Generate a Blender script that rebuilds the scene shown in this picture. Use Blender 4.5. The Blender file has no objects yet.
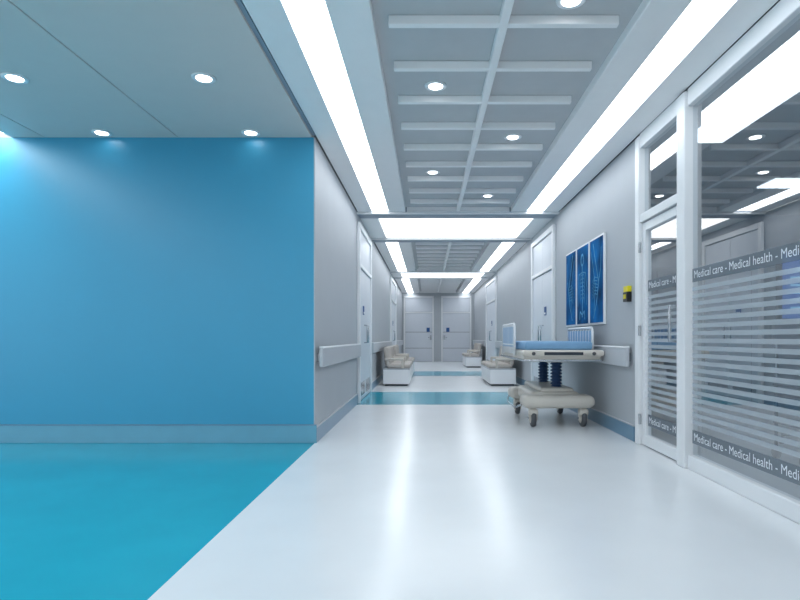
import bpy, bmesh, math, random
from mathutils import Vector, Matrix
random.seed(3)
sc = bpy.context.scene
sc.view_settings.view_transform = 'Standard'
sc.view_settings.look = 'None'
sc.view_settings.exposure = 0.28

def lin(c):
    return tuple(((v/255)/12.92 if v/255 <= 0.04045 else ((v/255+0.055)/1.055)**2.4) for v in c)

def mat(name, rgb, rough=0.5, metal=0.0, noise=0.03, nscale=6.0, spec=0.5, bump=0.0, coat=0.0):
    m = bpy.data.materials.new(name); m.use_nodes = True
    nt = m.node_tree; b = nt.nodes['Principled BSDF']
    c = lin(rgb)
    tc = nt.nodes.new('ShaderNodeTexCoord')
    n = nt.nodes.new('ShaderNodeTexNoise'); n.inputs['Scale'].default_value = nscale; n.inputs['Detail'].default_value = 3
    nt.links.new(tc.outputs['Object'], n.inputs['Vector'])
    r = nt.nodes.new('ShaderNodeValToRGB')
    r.color_ramp.elements[0].position = 0.3; r.color_ramp.elements[1].position = 0.7
    r.color_ramp.elements[0].color = (*[x*(1-noise) for x in c], 1)
    r.color_ramp.elements[1].color = (*[min(1, x*(1+noise)) for x in c], 1)
    nt.links.new(n.outputs['Fac'], r.inputs['Fac'])
    nt.links.new(r.outputs['Color'], b.inputs['Base Color'])
    b.inputs['Roughness'].default_value = rough
    b.inputs['Metallic'].default_value = metal
    b.inputs['Specular IOR Level'].default_value = spec
    b.inputs['Coat Weight'].default_value = coat
    if bump > 0:
        bp = nt.nodes.new('ShaderNodeBump'); bp.inputs['Strength'].default_value = bump; bp.inputs['Distance'].default_value = 0.01
        nt.links.new(n.outputs['Fac'], bp.inputs['Height']); nt.links.new(bp.outputs['Normal'], b.inputs['Normal'])
    return m

def emis(name, rgb, s):
    m = bpy.data.materials.new(name); m.use_nodes = True
    nt = m.node_tree; nt.nodes.clear()
    o = nt.nodes.new('ShaderNodeOutputMaterial'); e = nt.nodes.new('ShaderNodeEmission')
    e.inputs['Color'].default_value = (*lin(rgb), 1); e.inputs['Strength'].default_value = s
    nt.links.new(e.outputs[0], o.inputs[0]); return m

def glass(name, tint=(226, 236, 242), refl=0.5, rough=0.0):
    m = bpy.data.materials.new(name); m.use_nodes = True
    nt = m.node_tree; nt.nodes.clear()
    o = nt.nodes.new('ShaderNodeOutputMaterial'); mx = nt.nodes.new('ShaderNodeMixShader')
    t = nt.nodes.new('ShaderNodeBsdfTransparent'); t.inputs[0].default_value = (*lin(tint), 1)
    g = nt.nodes.new('ShaderNodeBsdfGlossy'); g.inputs['Roughness'].default_value = rough
    f = nt.nodes.new('ShaderNodeFresnel'); f.inputs[0].default_value = 1.5
    mu = nt.nodes.new('ShaderNodeMath'); mu.operation = 'MULTIPLY'; mu.inputs[1].default_value = refl; mu.use_clamp = True
    nt.links.new(f.outputs[0], mu.inputs[0]); nt.links.new(mu.outputs[0], mx.inputs[0])
    nt.links.new(t.outputs[0], mx.inputs[1]); nt.links.new(g.outputs[0], mx.inputs[2]); nt.links.new(mx.outputs[0], o.inputs[0])
    return m

def frosted(name, rgb, alpha):
    m = bpy.data.materials.new(name); m.use_nodes = True
    nt = m.node_tree; nt.nodes.clear()
    o = nt.nodes.new('ShaderNodeOutputMaterial'); mx = nt.nodes.new('ShaderNodeMixShader'); mx.inputs[0].default_value = alpha
    t = nt.nodes.new('ShaderNodeBsdfTransparent'); d = nt.nodes.new('ShaderNodeBsdfDiffuse'); d.inputs[0].default_value = (*lin(rgb), 1)
    nt.links.new(t.outputs[0], mx.inputs[1]); nt.links.new(d.outputs[0], mx.inputs[2]); nt.links.new(mx.outputs[0], o.inputs[0])
    return m

M = dict(
 blue=mat('blue_paint', (64, 156, 192), 0.35, noise=0.015, nscale=1.5),
 grey=mat('grey_wall_paint', (178, 184, 190), 0.55, noise=0.015, nscale=3),
 base=mat('steel_blue_baseboard', (104, 142, 168), 0.3),
 baseb=mat('pale_blue_baseboard', (106, 166, 190), 0.2),
 ceil=mat('ceiling_paint', (214, 208, 204), 0.6, noise=0.01),
 ceilp=mat('ceiling_panel_grey', (190, 193, 196), 0.6, noise=0.02),
 beam=mat('ceiling_beam_white', (240, 241, 242), 0.5, noise=0.01),
 dark=mat('shadow_gap', (50, 58, 68), 0.6),
 soffit=mat('soffit_blue_grey', (146, 158, 172), 0.4),
 floor=mat('white_vinyl', (230, 234, 237), 0.23, noise=0.02, nscale=2.0, spec=0.75),
 teal=mat('teal_vinyl', (26, 162, 186), 0.16, noise=0.08, nscale=1.3, spec=0.9, bump=0.05),
 white=mat('white_lacquer', (232, 235, 238), 0.3, noise=0.01),
 door=mat('door_white', (210, 216, 224), 0.35, noise=0.01),
 rail=mat('handrail_grey', (188, 193, 199), 0.35, noise=0.01),
 beige=mat('beige_plastic', (204, 199, 190), 0.35, noise=0.01),
 cush=mat('beige_cushion', (184, 178, 172), 0.6, noise=0.03, nscale=30),
 matt=mat('blue_mattress', (124, 168, 206), 0.5),
 bell=mat('bellows_blue', (28, 60, 100), 0.45),
 steel=mat('brushed_steel', (180, 185, 190), 0.25, metal=1.0),
 rubber=mat('rubber_grey', (80, 82, 86), 0.5),
 sign=mat('sign_blue', (25, 80, 140), 0.4),
 yellow=mat('alarm_yellow', (225, 210, 20), 0.4),
 black=mat('black_plastic', (22, 24, 28), 0.4),
 poster=mat('poster_blue', (10, 92, 150), 0.8, noise=0.7, nscale=3, spec=0.1),
 bone=mat('poster_bone', (90, 165, 205), 0.8, noise=0.3, nscale=9, spec=0.1),
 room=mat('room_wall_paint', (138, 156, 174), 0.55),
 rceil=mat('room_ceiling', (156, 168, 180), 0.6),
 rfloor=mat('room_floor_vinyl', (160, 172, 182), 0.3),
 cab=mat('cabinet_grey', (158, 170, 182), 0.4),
 screen=emis('lightbox_screen', (14, 84, 160), 0.9),
 bones=emis('lightbox_film_image', (150, 205, 240), 0.9),
 strip=emis('light_diffuser', (243, 249, 255), 5.2),
 wash=emis('wall_wash_diffuser', (240, 250, 255), 9.0),
 panel=emis('light_panel_diffuser', (246, 251, 255), 2.4),
 lamp=emis('downlight_lens', (250, 252, 255), 7.0),
 glass=glass('clear_glass'),
 frost=frosted('frosted_film', (200, 210, 218), 0.6),
 band=frosted('grey_film_band', (132, 142, 152), 0.62),
 text=mat('white_lettering', (228, 233, 238), 0.5),
)

class B:
    def __init__(s, name, parent=None, smooth=False):
        s.name = name; s.bm = bmesh.new(); s.mats = []; s.parent = parent; s.smooth = smooth
    def mi(s, k):
        if k not in s.mats: s.mats.append(k)
        return s.mats.index(k)
    def _merge(s, tb, k, smooth=False):
        i = s.mi(k)
        for f in tb.faces: f.material_index = i; f.smooth = smooth
        me = bpy.data.meshes.new('tmp'); tb.to_mesh(me); tb.free()
        s.bm.from_mesh(me); bpy.data.meshes.remove(me)
    def box(s, lo, hi, k, bev=0.0, seg=2, rot=None):
        tb = bmesh.new(); bmesh.ops.create_cube(tb, size=1)
        c = [(a+b)/2 for a, b in zip(lo, hi)]; d = [abs(b-a) for a, b in zip(lo, hi)]
        for v in tb.verts: v.co = Vector((v.co.x*d[0], v.co.y*d[1], v.co.z*d[2]))
        if bev > 0: bmesh.ops.bevel(tb, geom=list(tb.edges), offset=min(bev, min(d)*0.49), segments=seg, profile=0.5, affect='EDGES')
        if rot: bmesh.ops.rotate(tb, verts=tb.verts, cent=(0, 0, 0), matrix=Matrix.Rotation(rot[0], 3, rot[1]))
        bmesh.ops.translate(tb, verts=tb.verts, vec=c)
        s._merge(tb, k, bev > 0 and seg > 2)
    def lathe(s, prof, o, k, axis='Z', n=24):
        tb = bmesh.new(); rings = []
        for r, z in prof:
            ring = []
            for i in range(n):
                a = 2*math.pi*i/n; p = (r*math.cos(a), r*math.sin(a), z)
                if axis == 'X': p = (p[2], p[0], p[1])
                if axis == 'Y': p = (p[0], p[2], p[1])
                ring.append(tb.verts.new((p[0]+o[0], p[1]+o[1], p[2]+o[2])))
            rings.append(ring)
        for a, b in zip(rings, rings[1:]):
            for i in range(n): tb.faces.new((a[i], a[(i+1) % n], b[(i+1) % n], b[i]))
        tb.faces.new(rings[0][::-1]); tb.faces.new(rings[-1])
        bmesh.ops.recalc_face_normals(tb, faces=tb.faces)
        s._merge(tb, k, True)
    def cyl(s, r, a, b, o, k, axis='Z', n=24):
        s.lathe([(r*0.97, a), (r, a+(b-a)*0.03), (r, b-(b-a)*0.03), (r*0.97, b)], o, k, axis, n)
    def tube(s, pts, r, k, n=10):
        tb = bmesh.new(); rings = []
        pts = [Vector(p) for p in pts]
        for i, p in enumerate(pts):
            t = (pts[min(i+1, len(pts)-1)]-pts[max(i-1, 0)]).normalized()
            u = t.orthogonal().normalized()
            if rings: 
                u = (pu - t*pu.dot(t)).normalized()
            pu = u; w = t.cross(u)
            rings.append([tb.verts.new(p+r*(math.cos(2*math.pi*j/n)*u+math.sin(2*math.pi*j/n)*w)) for j in range(n)])
        for a, b in zip(rings, rings[1:]):
            for i in range(n): tb.faces.new((a[i], a[(i+1) % n], b[(i+1) % n], b[i]))
        tb.faces.new(rings[0][::-1]); tb.faces.new(rings[-1])
        bmesh.ops.recalc_face_normals(tb, faces=tb.faces)
        s._merge(tb, k, True)
    def quad(s, pts, k):
        tb = bmesh.new(); tb.faces.new([tb.verts.new(p) for p in pts]); s._merge(tb, k)
    def done(s):
        me = bpy.data.meshes.new(s.name); s.bm.to_mesh(me); s.bm.free()
        for k in s.mats: me.materials.append(M[k])
        ob = bpy.data.objects.new(s.name, me); sc.collection.objects.link(ob)
        if s.parent: ob.parent = s.parent
        return ob

def empty(name, loc=(0, 0, 0)):
    e = bpy.data.objects.new(name, None); sc.collection.objects.link(e); e.empty_display_size = 0.1
    return e

XL, XR, ZC = -1.10, 2.07, 3.0
YW, YE, YB, XF = 5.5, 24.5, -2.5, -6.5
CX = 0.485
XG = 6.8      # glass room far side
YG = 9.0

# ---------------- floor
f = B('floor')
f.box((XF, YB, -0.1), (XL, YW+0.12, 0), 'teal')
for a, b, k in [(YB, 8.65, 'floor'), (8.65, 10.7, 'teal'), (10.7, 15.2, 'floor'), (15.2, 17.3, 'teal'), (17.3, YE, 'floor')]:
    f.box((XL, a, -0.1), (XR+0.1, b, 0), k)
f.box((XR+0.1, YB, -0.1), (XG, YG, 0), 'rfloor')
f.done()

# ---------------- walls
w = B('wall_front'); w.box((XF, YW, 0), (XL-0.012, YW+0.1, ZC), 'blue'); w.done()
w = B('wall_left'); w.box((XL-0.012, YW, 0), (XL, YW+0.1, ZC), 'grey'); w.box((XL-0.12, YW+0.1, 0), (XL, YE, ZC), 'grey'); w.done()
w = B('wall_right'); w.box((XR, 5.5, 0), (XR+0.1, YE, ZC), 'grey'); w.done()
w = B('wall_end'); w.box((XL-0.12, YE, 0), (XR+0.1, YE+0.1, ZC+0.2), 'grey'); w.done()
w = B('wall_back'); w.box((XR, YB-0.1, 0), (XG, YB, ZC+0.2), 'room'); w.box((XF, YB-0.1, ZC-0.15), (XR, YB, ZC+0.2), 'grey'); w.box((XF, YB-0.1, 0), (XR, YB, 0.12), 'grey'); w.done()
w = B('wall_lobby_side'); w.box((XF-0.1, YB, 0), (XF, YW+0.1, 0.12), 'grey'); w.box((XF-0.1, YB, ZC-0.15), (XF, YW+0.1, ZC), 'grey'); w.done()
# two added, unseen openings with mullions, left open so world light fills the lobby
w = B('added_fill_opening_back')
for i in range(8):
    x = XF+i*(XR-XF)/7.0; w.box((x-0.03, YB-0.08, 0.1), (x+0.03, YB-0.02, ZC-0.1), 'white', 0.004)
w.done()
w = B('added_fill_opening_side')
for i in range(7):
    y = YB+i*(YW-YB)/6.0; w.box((XF-0.08, y-0.03, 0.1), (XF-0.02, y+0.03, ZC-0.1), 'white', 0.004)
w.done()
w = B('wall_room_side'); w.box((XG, YB, 0), (XG+0.1, YG+0.1, ZC), 'room'); w.done()
w = B('wall_room_end'); w.box((XR+0.1, YG, 0), (XG, YG+0.1, ZC), 'room'); w.done()

b = B('baseboard_front'); b.box((XF, YW-0.018, 0), (XL+0.018, YW, 0.175), 'baseb', 0.004)
b.box((XF, YW-0.02, 0.172), (XL+0.018, YW, 0.182), 'base'); b.done()
def bb(name, x, sgn, segs, h=0.15):
    b = B(name)
    for a, c in segs:
        b.box((x, a, 0), (x+sgn*0.018, c, h), 'base', 0.004)
        b.box((x, a, h), (x+sgn*0.022, c, h+0.012), 'rail')
    b.done()
bb('baseboard_left', XL, 1, [(YW, 8.78), (10.72, 16.5), (19.4, YE)])
bb('baseboard_right', XR, -1, [(5.56, 8.95), (10.95, 16.5), (19.4, YE)])

# ---------------- ceiling (real depth: slabs, recessed diffusers, coffered grid)
c = B('ceiling')
c.box((XF, YB, ZC), (-4.48, YW+0.1, ZC+0.1), 'ceil')
for a, d in [(-4.08, -3.76), (-3.75, -2.45), (-2.44, -1.13)]:
    c.box((a, YB, ZC), (d, YW+0.1, ZC+0.1), 'ceil', 0.004, 1)
c.box((-4.08, YB, ZC+0.02), (XL, YW, ZC+0.1), 'soffit')
c.box((-4.48, YB, ZC+0.09), (-4.08, YW, ZC+0.13), 'ceil')
SL = (-0.855, -0.60); SR = (1.555, 1.81)
RL, RR = CX-0.82, CX+0.82
def border(y0, y1):
    c.box((XL+0.02, y0, ZC), (SL[0], y1, ZC+0.06), 'beam')
    c.box((SL[1], y0, ZC), (RL, y1, ZC+0.10), 'beam', 0.006, 1)
    c.box((RR, y0, ZC), (SR[0], y1, ZC+0.10), 'beam', 0.006, 1)
    c.box((SR[1], y0, ZC), (XR-0.02, y1, ZC+0.06), 'beam')
c.box((XL-0.12, YB, ZC+0.10), (XR+0.1, YE, ZC+0.2), 'dark')
def section(y0, y1, ph):
    border(y0, y1)
    # coffers
    c.box((RL, y0, ZC+0.07), (RR, y1, ZC+0.10), 'ceilp')
    c.box((CX-0.028, y0, ZC+0.005), (CX+0.028, y1, ZC+0.07), 'beam', 0.004, 1)
    y = ph
    while y < y1-0.1:
        if y > y0:
            c.box((RL+0.09, y-0.025, ZC+0.012), (RR-0.09, y+0.025, ZC+0.07), 'beam', 0.004, 1)
        y += 0.585
    c.box((RL+0.02, y1-0.04, ZC+0.0), (RR-0.02, y1, ZC+0.07), 'beam')
secs = [(YB, 8.75, 3.56-0.585*10), (11.5, 16.5, 11.9), (18.6, YE, 18.9)]
for s_ in secs: section(*s_)
for y0, y1 in [(8.75, 9.2), (11.05, 11.5), (16.5, 16.9), (18.2, 18.6)]:
    c.box((XL, y0, ZC-0.005), (XR, y1, ZC+0.06), 'soffit')
    c.box((XL, y0, ZC-0.03), (XR, y0+0.05, ZC), 'beam', 0.006, 1)
for y0, y1 in [(9.2, 11.05), (16.9, 18.2)]:
    c.box((XL, y0, ZC), (SL[0]+0.05, y1, ZC+0.06), 'beam'); c.box((SR[1]-0.05, y0, ZC), (XR, y1, ZC+0.06), 'beam')
c.box((XR+0.1, YB, ZC), (XG, YG, ZC+0.1), 'rceil')
c.done()

l = B('strip_light')
for y0, y1, _ in secs:
    for s_ in (SL, SR): l.box((s_[0], y0, ZC+0.012), (s_[1], y1-0.02, ZC+0.03), 'strip')
l.done()
l = B('strip_light'); l.box((-4.48, YB, ZC+0.03), (-4.08, YW-0.02, ZC+0.05), 'wash'); l.done()
l = B('ceiling_light_panel')
for y0, y1 in [(9.25, 11.0), (16.95, 18.15)]: l.box((SL[0]+0.07, y0, ZC-0.004), (SR[1]-0.07, y1, ZC+0.03), 'panel')
l.done()
l = B('ceiling_light_panel')
l.box((2.55, 2.6, ZC-0.02), (2.95, 5.6, ZC-0.001), 'panel'); l.box((4.3, 6.9, ZC-0.02), (6.2, 7.3, ZC-0.001), 'panel')
l.done()

def downlight(x, y, z, power=14):
    d = B('downlight')
    d.lathe([(0.058, -0.004), (0.075, -0.012), (0.088, -0.006), (0.09, 0.0)], (x, y, z), 'white', n=28)
    d.cyl(0.055, -0.010, -0.002, (x, y, z), 'lamp')
    o = d.done()
    if power:
        L = bpy.data.lights.new('lamp_beam', 'SPOT'); L.energy = power; L.spot_size = math.radians(115); L.spot_blend = 0.9; L.shadow_soft_size = 0.05
        L.color = (0.95, 0.98, 1.0)
        lo = bpy.data.objects.new('lamp_beam', L); sc.collection.objects.link(lo); lo.location = (x, y, z-0.03); lo.parent = o
for y in (5.37, 4.24, 3.1, 1.95, 0.8):
    for x in (-1.69, -3.12): downlight(x, y, ZC, 0 if y > 5 else 9)
for i, y in enumerate((2.2, 3.38, 4.53, 5.68, 6.88, 8.02)):
    downlight(0.07 if i % 2 == 0 else 0.87, y, ZC+0.07, 4)
for i, y in enumerate((12.7, 13.9, 15.1)): downlight(0.07 if i % 2 == 0 else 0.87, y, ZC+0.07, 4)

# ---------------- handrails
def handrail(x, sgn, y0, y1):
    h = B('handrail')
    h.box((x+sgn*0.035, y0, 0.74), (x+sgn*0.075, y1, 0.935), 'rail', 0.012, 3)
    h.box((x+sgn*0.03, y0+0.01, 0.925), (x+sgn*0.08, y1-0.01, 0.945), 'white', 0.008, 3)
    n = max(2, int((y1-y0)/0.9))
    for i in range(n):
        y = y0+0.1+(y1-y0-0.2)*i/(n-1)
        h.box((x, y-0.03, 0.79), (x+sgn*0.04, y+0.03, 0.88), 'steel')
    h.done()
for a, d in [(5.53, 8.72), (10.75, 16.4), (19.5, 24.3)]: handrail(XL, 1, a, d)
for a, d in [(5.62, 8.9), (11.0, 16.4), (19.5, 24.3)]: handrail(XR, -1, a, d)

# ---------------- doors in side walls
dn = [0]
def side_door(x, sgn, y0, y1, top=2.86):
    dn[0] += 1
    d = B('door_%d' % dn[0]); t = 0.05
    fr = 0.09
    d.box((x, y0, 0), (x+sgn*t, y0+fr, top), 'white', 0.008); d.box((x, y1-fr, 0), (x+sgn*t, y1, top), 'white', 0.008)
    d.box((x, y0+fr, top-fr), (x+sgn*t, y1-fr, top), 'white', 0.008)
    d.box((x, y0+fr, 2.16), (x+sgn*t, y1-fr, 2.22), 'white', 0.006)
    ym = (y0+y1)/2
    for a, b_ in ((y0+fr+0.008, ym-0.004), (ym+0.004, y1-fr-0.008)):
        d.box((x, a, 0.01), (x+sgn*0.022, b_, 2.15), 'door', 0.004)
        d.box((x+sgn*0.02, a+0.08, 0.08), (x+sgn*0.026, b_-0.08, 0.3), 'steel')
        d.box((x, a, 2.23), (x+sgn*0.022, b_, top-fr-0.01), 'door', 0.004)
    d.box((x, ym-0.004, 0.01), (x+sgn*0.01, ym+0.004, 2.8), 'dark')
    for yy in (ym-0.1, ym+0.1):
        d.tube([(x+sgn*0.02, yy, 0.95), (x+sgn*0.07, yy, 0.95), (x+sgn*0.07, yy, 1.25), (x+sgn*0.02, yy, 1.25)], 0.012, 'steel')
    d.box((x+sgn*0.022, ym-0.35, 1.42), (x+sgn*0.034, ym-0.2, 1.57), 'sign', 0.003)
    d.box((x+sgn*0.033, ym-0.33, 1.44), (x+sgn*0.036, ym-0.22, 1.47), 'white')
    d.done()
side_door(XL, 1, 8.8, 10.7); side_door(XR, -1, 9.0, 10.9)
side_door(XL, 1, 16.55, 19.3); side_door(XR, -1, 16.55, 19.3)

# end doors
def end_door(x0, x1, hx, sx):
    dn[0] += 1
    d = B('door_%d' % dn[0]); y = YE
    d.box((x0, y-0.06, 0), (x0+0.07, y, 2.85), 'white', 0.006); d.box((x1-0.07, y-0.06, 0), (x1, y, 2.85), 'white', 0.006)
    d.box((x0, y-0.06, 2.78), (x1, y, 2.87), 'white', 0.006); d.box((x0, y-0.055, 2.12), (x1, y, 2.17), 'white')
    d.box((x0+0.08, y-0.03, 0.01), (x1-0.08, y, 2.11), 'door', 0.004)
    d.box((x0+0.08, y-0.03, 2.18), (x1-0.08, y, 2.77), 'door', 0.004)
    d.box((x0+0.08, y-0.034, 1.28), (x1-0.08, y-0.028, 1.295), 'dark')
    d.box((x0+0.08, y-0.034, 0.58), (x1-0.08, y-0.028, 0.595), 'dark')
    d.box((hx-0.03, y-0.05, 0.95), (hx+0.03, y-0.03, 1.15), 'steel', 0.004)
    d.tube([(hx, y-0.04, 1.05), (hx, y-0.09, 1.05), (hx+(0.12 if hx < (x0+x1)/2 else -0.12), y-0.09, 1.05)], 0.012, 'steel')
    d.box((sx, y-0.05, 1.3), (sx+0.14, y-0.03, 1.48), 'sign')
    d.done()
end_door(-1.02, 0.30, 0.16, -0.02); end_door(0.62, 1.94, 0.76, 0.84)

# ---------------- glass partition (window_1) with door
g = B('window_1')
X0, X1 = XR-0.01, XR+0.07
yM0, yM1 = 4.42, 4.56
g.box((X0-0.03, yM0, 0), (X1, yM1, ZC-0.02), 'white', 0.008)
g.box((X0-0.005, 2.30, 0), (X1, 2.42, ZC-0.02), 'white', 0.008)
for (a, b_) in ((2.42, yM0), (YB, 2.30)):
    g.box((X0-0.005, a, 0), (X1, b_, 0.11), 'white', 0.008)
    g.box((X0-0.005, a, 2.86), (X1, b_, ZC-0.001), 'white', 0.008)
g.quad([(XR+0.03, YB, 0.1), (XR+0.03, yM0, 0.1), (XR+0.03, yM0, 2.87), (XR+0.03, YB, 2.87)], 'glass')
g.done()
dn[0] += 1
g = B('door_%d' % dn[0])
g.box((X0-0.02, 5.40, 0), (X1, 5.50, ZC-0.02), 'white', 0.008)
g.box((X0-0.01, yM1, 2.86), (X1, 5.40, ZC-0.001), 'white', 0.006)
g.box((X0-0.01, yM1, 2.14), (X1, 5.40, 2.22), 'white', 0.006)
# leaf
g.box((X0+0.01, yM1+0.01, 0.01), (X1-0.01, yM1+0.09, 2.13), 'white', 0.006)
g.box((X0+0.01, 5.31, 0.01), (X1-0.01, 5.39, 2.13), 'white', 0.006)
g.box((X0+0.01, yM1+0.09, 0.01), (X1-0.01, 5.31, 0.11), 'white', 0.006)
g.box((X0+0.01, yM1+0.09, 2.05), (X1-0.01, 5.31, 2.13), 'white', 0.006)
g.quad([(XR+0.03, yM1+0.08, 0.1), (XR+0.03, 5.32, 0.1), (XR+0.03, 5.32, 2.06), (XR+0.03, yM1+0.08, 2.06)], 'glass')
g.quad([(XR+0.03, yM1, 2.2), (XR+0.03, 5.40, 2.2), (XR+0.03, 5.40, 2.87), (XR+0.03, yM1, 2.87)], 'glass')
for z in (0.25, 1.1, 1.9): g.cyl(0.012, z-0.05, z+0.05, (X0-0.012, 5.395, 0), 'steel')
g.tube([(X0+0.01, 4.64, 1.0), (X0-0.05, 4.64, 1.0), (X0-0.05, 4.64, 1.3), (X0+0.01, 4.64, 1.3)], 0.012, 'steel')
g.done()
# film graphics
fp = empty('glass_lettering')
def film(y0, y1, txt, shift=0):
    b = B('film_stripes', fp); x = XR+0.025
    z = 0.355
    while z < 1.44:
        b.quad([(x, y0, z), (x, y1, z), (x, y1, z+0.032), (x, y0, z+0.032)], 'frost'); z += 0.058
    b.quad([(x, y0, 1.47), (x, y1, 1.47), (x, y1, 1.575), (x, y0, 1.575)], 'band')
    b.quad([(x, y0, 0.20), (x, y1, 0.20), (x, y1, 0.305), (x, y0, 0.305)], 'band')
    b.done()
    for zz in (1.498, 0.228):
        cu = bpy.data.curves.new('lettering', 'FONT'); cu.body = txt; cu.size = 0.085; cu.materials.append(M['text'])
        cu.space_character = 1.0
        o = bpy.data.objects.new('lettering', cu); sc.collection.objects.link(o); o.parent = fp
        o.matrix_world = Matrix(((0, 0, -1, x-0.003), (-1, 0, 0, y1-0.03), (0, 1, 0, zz), (0, 0, 0, 1)))
film(2.42, yM0, 'Medical care - Medical health - Medical care - Me')
film(yM1+0.09, 5.31, 'Medical care - M')

# ---------------- room beyond the glass
k = B('storage_cabinet')
for i in range(4):
    x0 = 2.45+i*0.72
    k.box((x0, YG-0.45, 0.0), (x0+0.7, YG-0.02, 2.1), 'cab', 0.006)
    k.box((x0+0.62, YG-0.475, 1.0), (x0+0.64, YG-0.445, 1.25), 'steel')
    k.box((x0+0.34, YG-0.453, 0.05), (x0+0.346, YG-0.449, 2.05), 'dark')
k.done()
# light-box on a rolling stand, seen through the near pane
k = B('xray_viewer_stand')
vx, vy = 3.27, 5.2
k.box((vx, vy, 1.18), (vx+0.85, vy+0.06, 1.86), 'black', 0.012)
for i in range(2):
    k.box((vx+0.03+i*0.40, vy-0.008, 1.21), (vx+0.42+i*0.40, vy+0.002, 1.83), 'screen')
    for q in range(6): k.box((vx+0.10+i*0.40, vy-0.014, 1.30+q*0.07), (vx+0.34+i*0.40, vy-0.006, 1.32+q*0.07), 'bones')
    k.box((vx+0.21+i*0.40, vy-0.014, 1.26), (vx+0.24+i*0.40, vy-0.006, 1.74), 'bones')
k.cyl(0.025, 0.12, 1.2, (vx+0.42, vy+0.07, 0), 'steel')
for a in range(5):
    an = a*2*math.pi/5; ex, ey = vx+0.42+0.3*math.cos(an), vy+0.07+0.3*math.sin(an)
    k.tube([(vx+0.42, vy+0.07, 0.14), (ex, ey, 0.09)], 0.016, 'steel'); k.cyl(0.035, -0.012, 0.012, (ex, ey, 0.035), 'rubber', 'X')
k.done()
k = B('instrument_trolley')
tx, ty = 3.0, 4.45
for dx in (0, 0.55):
    for dy in (0, 0.36):
        k.tube([(tx+dx, ty+dy, 0.09), (tx+dx, ty+dy, 1.0)], 0.014, 'steel')
        k.cyl(0.05, -0.015, 0.015, (tx+dx, ty+dy, 0.05), 'rubber', 'X')
for z in (0.3, 0.62, 0.92): k.box((tx-0.02, ty-0.02, z), (tx+0.57, ty+0.38, z+0.02), 'steel', 0.004)
k.done()

# ---------------- triptych posters
pp = empty('wall_art')
def stroke(b, pts, wd, x, k='bone'):
    for (a0, b0), (a1, b1) in zip(pts, pts[1:]):
        d = math.hypot(a1-a0, b1-b0) or 1; nx, ny = -(b1-b0)/d*wd/2, (a1-a0)/d*wd/2
        b.quad([(x, -(a0+nx), b0+ny), (x, -(a1+nx), b1+ny), (x, -(a1-nx), b1-ny), (x, -(a0-nx), b0-ny)], k)
for i in range(3):
    y1 = 8.22-i*0.60; y0 = y1-0.56
    b = B('panel_%d' % (i+1), pp)
    b.box((XR-0.03, y0, 1.19), (XR-0.002, y1, 2.25), 'white', 0.004)
    b.box((XR-0.034, y0+0.025, 1.215), (XR-0.028, y1-0.025, 2.225), 'poster')
    x = XR-0.036; cy = -(y0+y1)/2; z0 = 1.25
    def P(u, v): return (cy+u, z0+v)
    if i == 1:
        stroke(b, [P(0, 0.05), P(0.02, 0.3), P(0, 0.6), P(0, 0.72)], 0.03, x)
        for q in range(7):
            v = 0.28+q*0.05; r = 0.13-0.008*abs(q-3)
            for sg in (-1, 1): stroke(b, [P(0, v+0.02), P(sg*r*0.6, v+0.03), P(sg*r, v-0.02), P(sg*r*0.85, v-0.05)], 0.009, x)
        stroke(b, [P(0.03*math.sin(t*0.785)*2, 0.80+0.075*math.cos(t*0.785)) for t in range(9)], 0.03, x)
        for sg in (-1, 1):
            stroke(b, [P(0, 0.64), P(sg*0.15, 0.62), P(sg*0.21, 0.42), P(sg*0.2, 0.2)], 0.016, x)
            stroke(b, [P(0, 0.08), P(sg*0.1, 0.13), P(sg*0.12, 0.02)], 0.022, x)
    else:
        m = 1 if i == 0 else -1
        stroke(b, [P(m*0.12, 0.93), P(m*0.02, 0.7), P(-m*0.1, 0.45), P(-m*0.02, 0.2), P(m*0.1, 0.02)], 0.02, x)
        stroke(b, [P(m*0.2, 0.85), P(m*0.1, 0.6), P(m*0.02, 0.4), P(m*0.08, 0.1)], 0.012, x)
        for q in range(6): stroke(b, [P(-m*0.06, 0.5-q*0.04), P(m*0.06, 0.52-q*0.04), P(m*0.14, 0.46-q*0.04)], 0.008, x)
        stroke(b, [P(-m*0.1, 0.45), P(-m*0.18, 0.6), P(-m*0.2, 0.85)], 0.014, x)
    b.done()

# ---------------- fire alarm call point
a = B('fire_alarm_box')
a.box((XR-0.05, 5.66, 1.40), (XR, 5.78, 1.50), 'black', 0.006); a.box((XR-0.045, 5.66, 1.50), (XR, 5.78, 1.56), 'yellow', 0.006)
a.box((XR-0.056, 5.69, 1.43), (XR-0.048, 5.75, 1.475), 'yellow'); a.done()

# ---------------- gurney
G = empty('hospital_gurney')
b = B('tray', G)
gx0, gx1, gy0, gy1 = 1.08, 1.95, 6.25, 8.15
b.box((gx0, gy0, 0.78), (gx1, gy1, 0.89), 'beige', 0.03, 4)
b.box((gx0-0.02, gy0-0.05, 0.82), (gx1+0.02, gy0+0.12, 0.895), 'beige', 0.03, 4)
b.box((gx0+0.22, gy0-0.055, 0.84), (gx1-0.22, gy0-0.045, 0.874), 'dark')
b.box((gx0-0.01, gy0-0.01, 0.765), (gx1+0.01, gy1+0.01, 0.79), 'steel', 0.008)
for xx in (gx0+0.1, gx1-0.1): b.cyl(0.02, -0.012, 0.01, (xx, gy0-0.05, 0.857), 'rubber', 'Y')
b.done()
b = B('mattress', G); b.box((gx0+0.03, gy0+0.06, 0.89), (gx1-0.08, gy1-0.03, 0.99), 'matt', 0.03, 4); b.done()
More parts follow.
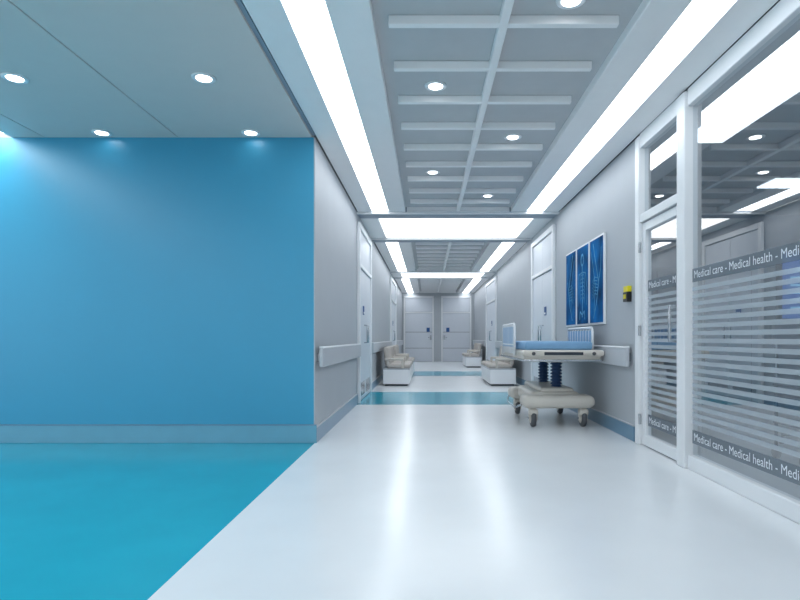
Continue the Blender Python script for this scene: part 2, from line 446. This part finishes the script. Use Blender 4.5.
for side, x, ya, yb, zt in (('rail_left', gx0-0.025, 6.75, 7.75, 1.20), ('rail_right', gx1-0.03, 6.5, 7.6, 1.15)):
    b = B(side, G)
    b.tube([(x, ya, 0.82), (x, ya, zt-0.04), (x, ya+0.04, zt), (x, yb-0.04, zt), (x, yb, zt-0.04), (x, yb, 0.82)], 0.016, 'white')
    for z in (0.95, ): b.tube([(x, ya, z), (x, yb, z)], 0.01, 'white')
    n = 9
    for i in range(1, n): b.tube([(x, ya+(yb-ya)*i/n, 0.84), (x, ya+(yb-ya)*i/n, zt-0.01)], 0.010, 'white')
    b.box((x-0.006, ya+0.02, 0.92), (x+0.006, yb-0.02, zt-0.03), 'matt', 0.003)
    b.done()
b = B('columns', G)
for y in (6.85, 7.6):
    pr = [(0.05, 0.40)]
    for i in range(8):
        z = 0.42+i*0.04; pr += [(0.05, z), (0.072, z+0.012), (0.072, z+0.02), (0.05, z+0.036)]
    pr += [(0.05, 0.77)]
    b.lathe(pr, (1.58, y, 0), 'bell')
    b.box((1.44, y-0.12, 0.735), (1.70, y+0.12, 0.78), 'steel', 0.01)
b.done()
b = B('undercarriage', G)
b.box((1.20, 6.55, 0.25), (1.80, 7.55, 0.40), 'beige', 0.06, 5)
b.box((1.34, 6.62, 0.36), (1.74, 7.75, 0.44), 'beige', 0.035, 4)
b.box((1.10, 6.38, 0.22), (1.93, 6.72, 0.37), 'beige', 0.07, 5)
b.box((1.10, 7.38, 0.22), (1.93, 7.72, 0.37), 'beige', 0.07, 5)
b.tube([(1.10, 6.55, 0.25), (1.06, 6.7, 0.2), (1.06, 7.4, 0.2), (1.10, 7.55, 0.25)], 0.012, 'steel')
b.done()
for i, (x, y) in enumerate(((1.23, 6.48), (1.81, 6.48), (1.23, 7.6), (1.81, 7.6))):
    b = B('caster_%d' % (i+1), G)
    b.cyl(0.035, 0.19, 0.27, (x, y, 0), 'beige')
    b.box((x-0.05, y-0.05, 0.14), (x+0.05, y+0.075, 0.21), 'beige', 0.02, 4)
    for dx in (-0.042, 0.042): b.box((x+dx-0.007, y-0.005, 0.07), (x+dx+0.007, y+0.055, 0.18), 'beige', 0.005)
    b.lathe([(0.06, -0.030), (0.092, -0.026), (0.1, -0.010), (0.1, 0.010), (0.092, 0.026), (0.06, 0.030)], (x, y+0.025, 0.1), 'rubber', 'X')
    b.lathe([(0.058, -0.033), (0.058, 0.033)], (x, y+0.025, 0.1), 'beige', 'X')
    b.cyl(0.014, -0.055, 0.055, (x, y+0.025, 0.1), 'steel', 'X', 12)
    b.done()

# ---------------- waiting benches
def bench(x_wall, sgn, y0, n=2):
    e = empty('waiting_bench'); L = n*0.95
    xa, xb = x_wall+sgn*0.16, x_wall+sgn*0.72
    b = B('plinth', e)
    b.box((xa, y0, 0.04), (xb, y0+L, 0.36), 'white', 0.012)
    b.box((xa+sgn*0.04, y0+0.04, 0.0), (xb-sgn*0.04, y0+L-0.04, 0.05), 'dark')
    b.box((xa-sgn*0.0, y0-0.01, 0.35), (xb+sgn*0.01, y0+L+0.01, 0.375), 'rail', 0.005); b.done()
    b = B('cushions', e)
    for i in range(n):
        ya = y0+i*0.95+0.03; yb = ya+0.89
        b.box((xa+sgn*0.08, ya, 0.37), (xb+sgn*0.02, yb, 0.47), 'cush', 0.04, 4)
        b.box((xa+sgn*0.02, ya, 0.42), (xa+sgn*0.13, yb, 0.84), 'cush', 0.05, 4, rot=(-sgn*0.12, 'Y'))
        b.box((xa+sgn*0.02, ya-0.02, 0.55), (xb-sgn*0.12, ya+0.05, 0.60), 'beige', 0.02, 3)
        b.box((xb-sgn*0.17, ya-0.01, 0.37), (xb-sgn*0.12, ya+0.04, 0.59), 'beige', 0.015, 3)
    b.done()
bench(XL, 1, 12.0); bench(XR, -1, 12.0); bench(XL, 1, 14.5); bench(XR, -1, 19.5)

# ---------------- world, camera
wd = bpy.data.worlds.new('world'); sc.world = wd; wd.use_nodes = True
wd.node_tree.nodes['Background'].inputs[0].default_value = (0.92, 0.965, 1, 1); wd.node_tree.nodes['Background'].inputs[1].default_value = 0.9
cam = bpy.data.cameras.new('camera'); co = bpy.data.objects.new('camera', cam); sc.collection.objects.link(co)
co.location = (0, 0, 1.03); co.rotation_euler = (math.pi/2, 0, 0)
cam.sensor_width = 36; cam.lens = 25.2; cam.shift_x = -27/800; cam.shift_y = 38/800; cam.clip_start = 0.05
sc.camera = co
